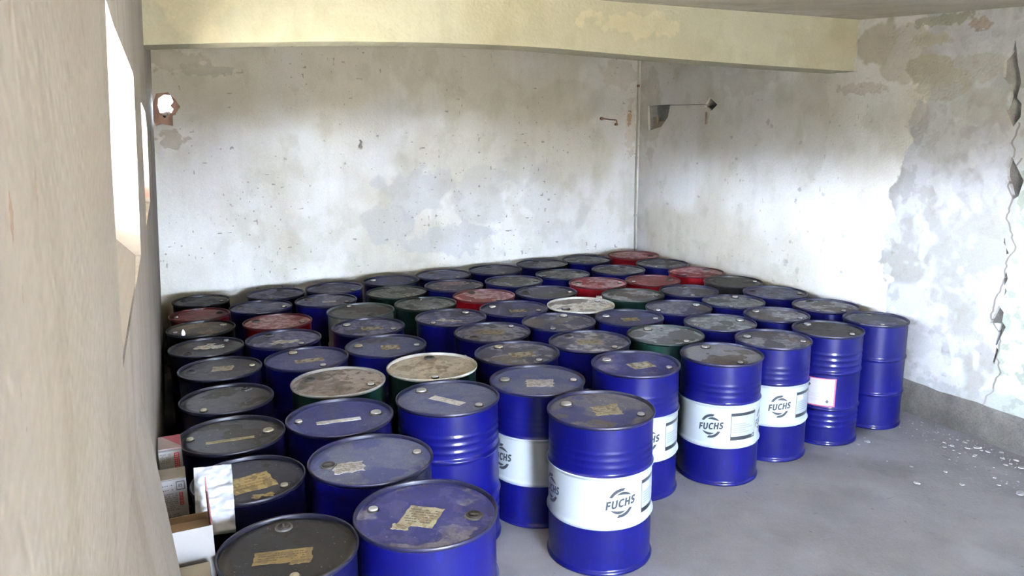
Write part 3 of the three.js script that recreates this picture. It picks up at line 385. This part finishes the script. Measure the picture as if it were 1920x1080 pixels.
for (const [id, x, z, s, turn, paint, style, label, look] of DRUMS) {
  const row = ORD[+id[1]], column = ORD[id.charCodeAt(0) - 67], kind = ['F7', 'K7'].includes(id) ? 'ribs' : ['G7', 'G8', 'H7', 'I7', 'J7'].includes(id) ? 'fine' : 'plain';
  const d = thing('steel_drum', look + ', ' + row + ' from back in ' + column + ' column from left', 'drum', [x, 0, z], turn, 'steel drums standing in rows');
  d.scale.set(s, 1, s);
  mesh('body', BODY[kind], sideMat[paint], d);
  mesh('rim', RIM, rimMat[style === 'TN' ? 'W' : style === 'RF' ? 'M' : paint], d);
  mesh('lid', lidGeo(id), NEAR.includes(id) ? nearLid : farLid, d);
  const cap = { E7: 1, F7: 1, F4: 1, G4: 1, I5: 1, H4: 1, H7: 1, H5: 1, J6: 1, K5: 1, J7: 1, K7: 1, I7: 1, K6: 1, G1: 1, J5: 1, G8: 1, I6: 1, I4: 1, E5: 2, D7: 2, F5: 2, D3: 2, G6: 2, G7: 1 }[id];
  if (cap) { mesh('ring', BIG_RING.clone().translate(0.2, 0, 0), darkMat, d); mesh('cap', BIG_CAP.clone().scale(0.84, 1, 0.84).translate(0.2, 0, 0), cap === 1 ? capMat : dullCap, d); }
  else { mesh('ring', BIG_RING.clone().translate(0.2, 0, 0), ringMat, d); const pl = mesh('bung', BIG_PLUG.clone().translate(0.2, 0, 0), darkMat, d); if (NEAR.includes(id)) mesh('bar', PLUG_BAR.clone().translate(0.2, 0, 0), ringMat, pl); }
  mesh('small_ring', SMALL_RING.clone().translate(-0.225, 0, 0), darkMat, d); mesh('small_cap', SMALL_CAP.clone().scale(0.88, 1, 0.88).translate(-0.225, 0, 0), 'CD'.includes(id[0]) && +id[1] > 4 ? dullCap : (+id[1] < 3 ? dullCap : capMat), d);
  if (label) {
    const [kind, w, dp, deg, lx, lz] = label, a = -24 * D2R + Math.atan(Math.tan(deg * D2R) / 0.36);
    const piece = (ww, dd, px, pz, an, jag, sd) => mesh('lid_label', paperGeo(ww, dd, jag, sd).rotateY(an).translate(px, 0.8682, pz).rotateY(-turn), paperMat[kind], d);
    piece(w, dp, lx, lz, a, { white: 0.004, strip: 0.004, tan: 0.012, torn: 0.05, silver: 0.02, brown: 0.016, wide: 0.008, yellow: 0.014, square: 0.006 }[kind], id.charCodeAt(0) * 9 + +id[1]);
    if (id === 'D8') piece(0.1, 0.04, 0.05, 0.22, a - 0.3, 0.03, 7); if (id === 'E9') piece(0.07, 0.045, lx - 0.1, lz + 0.045, a, 0.012, 8); if (id === 'D9') piece(0.08, 0.03, lx + 0.06, lz + 0.07, a, 0.012, 9); if (id === 'D4') piece(0.06, 0.03, lx + 0.02, lz - 0.09, a, 0.02, 10); if (id === 'G5') piece(0.11, 0.03, lx - 0.09, lz - 0.05, a + 0.9, 0.012, 11); if (id === 'G8') piece(0.04, 0.03, lx + 0.08, lz - 0.06, a, 0.01, 12);
  }
  if (DIRT[id]) { // turn the band so that the right emblem faces the camera
    const toCam = Math.atan2(-x, -z), off = Math.asin(DIRT[id][0]); // azimuth measured from +z towards +x
    const b = mesh('printed_band', BAND, bandMat, d); b.rotation.y = toCam + off - turn + (id === 'G8' || id === 'I7' || id === 'H7' || id === 'J7' ? -Math.PI / 4 : -3 * Math.PI / 4); b.userData.label = 'white printed band with dark emblems';
  }
  const patch = (name, a0, len, y0, h, m, lab) => { const g = new THREE.CylinderGeometry(RB + 0.0012, RB + 0.0012, h, 24, 1, true, 0, len).translate(0, y0 + h / 2, 0); const q = mesh(name, g, m, d); q.rotation.y = Math.atan2(-x, -z) + a0 - turn; q.userData.label = lab; };
  if (id === 'K7') patch('safety_label', -0.75, 1.1, 0.32, 0.225, std({ map: patchTex, roughness: 0.6, side: THREE.DoubleSide }), 'white safety label with pink edge');
  if (id === 'G5') patch('sticker', -0.8, 0.07, 0.7, 0.05, paperMat.white, 'small white sticker'); if (id === 'J3') patch('sticker', -0.05, 0.2, 0.76, 0.04, paperMat.white, 'small white sticker');
}
// ---------- things on and in the walls ----------
{
  const rust = std({ color: lin([92, 66, 52]), roughness: 0.85, metalness: 0.2 }), pale = std({ color: lin([158, 153, 138]), roughness: 0.6 });
  const zc = BZ(5.58) + 0.02;
  const pipe = thing('conduit', 'thin pale conduit running up the back right corner', 'pipe', [5.6, 0, zc]);
  mesh('pipe', tube([[0, 0, 0], [0.004, 0.8, 0], [-0.004, 1.7, 0.002], [0.002, 2.5, 0], [0, 3.44, 0]], 0.014, 40, 10), pale, pipe);
  for (const y of [0.5, 1.3, 2.05, 2.95, 3.3]) mesh('clamp', new THREE.CylinderGeometry(0.019, 0.019, 0.03, 14).translate(0, y, 0), y > 2.9 ? rust : pale, pipe);
  const z0 = BZ(5.16) + 0.022, hook = thing('wall_hook', 'rusty bent iron hook high on back wall near the corner', 'hook', [5.16, 2.53, z0]);
  mesh('rod', tube([[-0.11, 0.016, 0], [0, 0.004, 0.006], [0.105, -0.008, 0], [0.112, -0.03, 0], [0.108, -0.056, 0]], 0.009, 20, 8), rust, hook);
  mesh('bolt', new THREE.CylinderGeometry(0.021, 0.021, 0.05, 10).rotateX(Math.PI / 2).translate(-0.11, 0.016, -0.01), rust, hook); mesh('bolt', new THREE.CylinderGeometry(0.016, 0.016, 0.05, 10).rotateX(Math.PI / 2).translate(0.108, -0.056, -0.01), rust, hook);
  const cable = mesh('cable', tube([[RX - 0.005, 2.696, -7.94], [RX - 0.006, 2.69, -7.75], [RX - 0.005, 2.687, -7.5], [RX - 0.006, 2.68, -7.3], [RX - 0.004, 2.672, -7.2]], 0.0055, 30, 6), std({ color: lin([120, 116, 108]), roughness: 0.7 })); tag(cable, 'thin grey cable on right wall between niche and socket hole', 'cable');
  const stub = thing('cable_trunking', 'short white trunking stub hanging below the diamond socket hole', 'trunking', [RX - 0.008, 2.53, -7.215]);
  mesh('channel', rbox(0.016, 0.14, 0.05, 0.004, 0, 0, 0), pale, stub); mesh('groove', box(0.004, 0.136, 0.016, -0.0085, 0, -0.012), rust, stub);
  // bricks showing in the niche
  const wr = scene.getObjectByName('wall_right'), nb = std({ color: lin([122, 112, 98]), roughness: 0.95 });
  for (const [w, y, a, b] of [[8.34, 2.44, 0.09, 0.05], [8.2, 2.47, 0.11, 0.045], [8.06, 2.55, 0.07, 0.06], [8.36, 2.52, 0.06, 0.05]]) struct('brick', rbox(0.06, b * 1.6, a * 1.4, 0.006, RX + 0.1, y, -w), nb, wr);
}
// ---------- cartons wedged between the left wall and the drums ----------
{
  const card = std({ color: lin([108, 107, 106]), roughness: 0.8 }), kraft = std({ color: lin([150, 128, 106]), roughness: 0.85 }), inner = std({ color: lin([112, 72, 76]), roughness: 0.85 }), tape = std({ color: lin([196, 188, 168]), roughness: 0.35 });
  const glyphs = (c, x, y, s, n, vertical, ink) => { c.fillStyle = ink; for (let i = 0; i < n; i++) { const gx = x + (vertical ? 0 : i * s * 1.12), gy = y + (vertical ? i * s * 1.12 : 0), t = s * 0.2; c.fillRect(gx, gy, s, t); c.fillRect(gx, gy + s * 0.4, s, t); c.fillRect(gx, gy + s * 0.8, s, t); c.fillRect(gx, gy, t, s); c.fillRect(gx + s - t, gy, t, s); if (i % 2) c.fillRect(gx + s * 0.42, gy, t * 0.8, s); } };
  const small = (c, x, y, w, rows, r) => { c.fillStyle = '#6a6468'; for (let j = 0; j < rows; j++) { let xx = x; while (xx < x + w) { const l = 6 + 12 * r(); if (r() > 0.2) c.fillRect(xx, y + j * 17, l, 8); xx += l + 5; } } };
  const prA = canTex(256, 256, (c, w, h) => { c.fillStyle = '#94918c'; c.fillRect(0, 0, w, h); glyphs(c, 170, 20, 58, 3, true, '#a8202e'); small(c, 14, 24, 120, 6, rng(2)); small(c, 14, 160, 130, 4, rng(3)); });
  const topA = canTex(128, 128, (c, w, h) => { c.fillStyle = '#a09392'; c.fillRect(0, 0, w, h); c.fillStyle = '#9a4e5a'; c.beginPath(); c.moveTo(20, 0); c.lineTo(w, 0); c.lineTo(w, h * 0.9); c.fill(); });
  const prB = canTex(256, 384, (c, w, h) => { c.fillStyle = '#928e8e'; c.fillRect(0, 0, w, h); c.fillStyle = '#4c484c'; for (const [x, y] of [[40, 36], [60, 36], [80, 36], [118, 36], [44, 74], [64, 74], [84, 74], [122, 74]]) c.fillRect(x, y, 11, 8); c.strokeStyle = '#2c2c30'; c.lineWidth = 6; c.strokeRect(168, 18, 72, 66); c.fillStyle = '#2c2c30'; c.font = 'bold 36px sans-serif'; c.fillText('33', 180, 64); glyphs(c, 186, 108, 34, 3, true, '#9c1c2a'); small(c, 30, 108, 130, 9, rng(5)); small(c, 60, 286, 110, 4, rng(6)); });
  const topB = canTex(128, 128, (c, w, h) => { c.fillStyle = '#847d72'; c.fillRect(0, 0, w, h); c.fillStyle = '#6a6258'; c.fillRect(90, 20, 14, 8); c.fillRect(10, 70, 30, 3); });
  const P = (m) => std({ map: m, roughness: 0.75 });
  const a = thing('carton', 'white carton with pink top and red characters, hindmost of the pile', 'box', [-0.096, 0, -3.8], 0.0);
  mesh('body', rbox(0.1, 1, 0.17, 0.004, 0, 0.5, 0), card, a); mesh('top_flap', box(0.098, 0.003, 0.168, 0, 1.0015, 0), P(topA), a); mesh('front_print', box(0.098, 0.12, 0.002, 0, 0.93, 0.0862), P(prA), a);
  const b = thing('carton', 'printed white carton with recycling mark behind the open box', 'box', [-0.094, 0, -3.47], 0.0);
  mesh('body', rbox(0.114, 0.98, 0.12, 0.004, 0, 0.49, 0), card, b); mesh('top_flap', box(0.112, 0.003, 0.118, 0, 0.9815, 0), P(topB), b); mesh('front_print', box(0.112, 0.21, 0.002, 0, 0.872, 0.0612), P(prB), b);
  const o = thing('carton', 'open white box with brown inside and raised side flap', 'box', [-0.045, 0, -3.015], 0.02);
  mesh('front_panel', rbox(0.172, 1, 0.006, 0.002, 0, 0.5, 0.132), card, o); mesh('back_panel', box(0.172, 0.93, 0.006, 0, 0.465, -0.132), kraft, o); mesh('side_panel', box(0.005, 0.97, 0.26, -0.084, 0.485, 0), card, o); mesh('bottom', box(0.165, 0.006, 0.258, 0, 0.9, 0), kraft, o);
  mesh('side_panel', slab(shape([[-0.13, 0], [0.13, 0], [0.13, 1.0], [0.0, 1.045], [-0.06, 1.05], [-0.085, 1.1], [-0.1, 1.04], [-0.13, 1.02]]), 0.005, (s, y, d) => [0.081 + d, y, s]), inner, o).userData.label = 'maroon side flap';
  const e = thing('carton', 'cream taped carton at the bottom edge beside the nearest drum', 'box', [-0.06, 0, -2.66], 0);
  mesh('body', rbox(0.165, 0.875, 0.37, 0.006, 0, 0.4375, 0), card, e); mesh('top_flap', box(0.161, 0.003, 0.17, 0, 0, 0).rotateX(-0.09).translate(0, 0.887, -0.09), std({ color: lin([176, 168, 148]), roughness: 0.8 }), e); mesh('top_flap', box(0.161, 0.003, 0.17, 0, 0.8775, 0.09), card, e); mesh('tape', box(0.163, 0.0012, 0.05, 0, 0.8798, 0.03), tape, e);
  // crumpled white wrapping leaning over the drum rims
  const g = new THREE.BoxGeometry(0.152, 0.008, 0.29, 24, 1, 40), p = g.attributes.position; for (let i = 0; i < p.count; i++) { const x = p.getX(i), z = p.getZ(i); p.setY(i, p.getY(i) + 0.03 * (Math.abs(fbm(x * 9 + 3, z * 22 + 5, 311, 3) - 0.5) * 2) + 0.006 * vnoise(x * 70, z * 70, 7) - (x > 0.055 && z < -0.12 ? (x - 0.055) * 0.5 : 0)); } g.computeVertexNormals();
  const s = mesh('wrapping_sheet', g, new THREE.MeshPhysicalMaterial({ color: lin([150, 152, 156]), roughness: 0.4, clearcoat: 0.8, clearcoatRoughness: 0.2 })); s.position.set(0.066, 0.918, -3.262); s.rotation.set(0.93, -0.05, -0.03); tag(s, 'crumpled shiny white wrapping sheet leaning beside the cartons', 'wrapping');
  const sc = mesh('glint_bead', new THREE.LatheGeometry([[0.001, 0], [0.012, 0.002], [0.016, 0.014], [0.013, 0.03], [0.006, 0.044], [0.001, 0.05]].map((q) => new THREE.Vector2(...q)), 12).scale(1, 1, 0.5), std({ color: lin([238, 238, 240]), roughness: 0.4 })); sc.position.set(0.02, 0.88, -6.365); tag(sc, 'tiny white glint built as a bead on rim of brown lidded drum', 'glint');  // a glint on the rim, modelled as a white bead
}
// ---------- plaster fallen from the right wall ----------
{
  const r = rng(77), pm = std({ color: lin([160, 158, 157]), roughness: 0.9 }), chips = [];
  for (let k = 0; k < 6; k++) { const g = new THREE.IcosahedronGeometry(1, 1), p = g.attributes.position; for (let i = 0; i < p.count; i++) { const x = p.getX(i), y = p.getY(i), z = p.getZ(i), f = 0.65 + 0.6 * vnoise(x * 1.7 + k * 9, y * 1.7 + z * 2.3, 21 + k); p.setXYZ(i, x * f * (1 + 0.3 * (k % 3)), Math.max(-0.3, y * f * 0.42), z * f); } g.translate(0, 0.3, 0); g.computeVertexNormals(); chips.push(g); }
  const spots = [[4.751, -4.048, 1], [4.854, -4.057, 1.4], [4.899, -4.123, 0.5], [4.533, -3.957, 0.6], [4.695, -3.735, 0.5], [4.775, -3.596, 0.6], [4.917, -3.431, 0.9], [4.577, -3.393, 1.1], [4.84, -3.246, 1], [5.141, -3.219, 0.8], [5.057, -3.133, 0.7], [5.066, -2.987, 1.8], [5.413, -3.32, 1], [5.561, -3.339, 0.9], [5.522, -3.612, 1.3], [5.377, -3.531, 0.8], [5.378, -3.722, 1.1], [5.304, -3.729, 0.9], [5.38, -3.792, 0.8], [5.584, -3.739, 0.7], [5.469, -3.244, 1.2], [5.497, -3.568, 0.8], [5.346, -3.519, 0.6], [5.529, -3.722, 0.9], [5.521, -3.784, 0.7], [5.519, -3.531, 1], [5.503, -3.405, 0.8], [5.466, -3.32, 0.7], [5.44, -3.64, 1], [5.6, -3.48, 0.9], [5.3, -3.6, 0.5], [5.56, -3.15, 1.1]];
  const ORDER = ['', 'nearest', 'second nearest', 'third nearest', 'fourth nearest', 'fifth nearest', 'sixth nearest', 'seventh nearest', 'eighth nearest', 'ninth nearest', 'tenth nearest', 'eleventh nearest', 'twelfth nearest', 'thirteenth nearest', 'fourteenth nearest', 'fifteenth nearest', 'sixteenth nearest'];
  const near = (i) => { const far = (q) => Math.hypot(q[0] - 5.25, q[1] + 4.416), k = 1 + spots.filter((q) => far(q) < far(spots[i])).length; return k <= 16 ? ORDER[k] + ' to the rightmost drum' : ORDER[spots.length + 1 - k].replace('nearest', 'farthest').replace(/^farthest/, 'farthest') + ' from the rightmost drum'; };
  spots.forEach(([x, z, s], i) => {
    const m = mesh('plaster_chip', chips[i % 6], pm); m.position.set(x, 0, z); m.rotation.y = r() * 6.3; const k = 0.016 * s; m.scale.set(k, k * 0.8, k);
    tag(m, i === 11 ? 'largest white plaster lump at the right edge of floor' : i === 1 ? 'flat plaster chip just in front of the rightmost drum' : 'small pale plaster chip on grey floor, ' + near(i), 'plaster chip', 'plaster chips on the floor');
  });
  const n = 420, im = new THREE.InstancedMesh(chips[0], pm, n), M = new THREE.Matrix4(), Q = new THREE.Quaternion(), up = new THREE.Vector3(0, 1, 0); im.name = 'plaster_crumbs'; im.castShadow = im.receiveShadow = true;
  for (let i = 0; i < n; i++) { const t = r(), z = -2.2 - 2.2 * t, x = 5.64 - Math.pow(r(), 1.7) * (0.25 + 0.3 * Math.sin(t * 3.1)), k = 0.0015 + 0.0055 * r() * r(); M.compose(new THREE.Vector3(x, 0, z), Q.setFromAxisAngle(up, r() * 6.3), new THREE.Vector3(k, k, k)); im.setMatrixAt(i, M); }
  im.userData.kind = 'stuff'; tag(im, 'fine plaster crumbs scattered along the foot of right wall', 'rubble'); scene.add(im);
}
renderer.render(scene, camera);
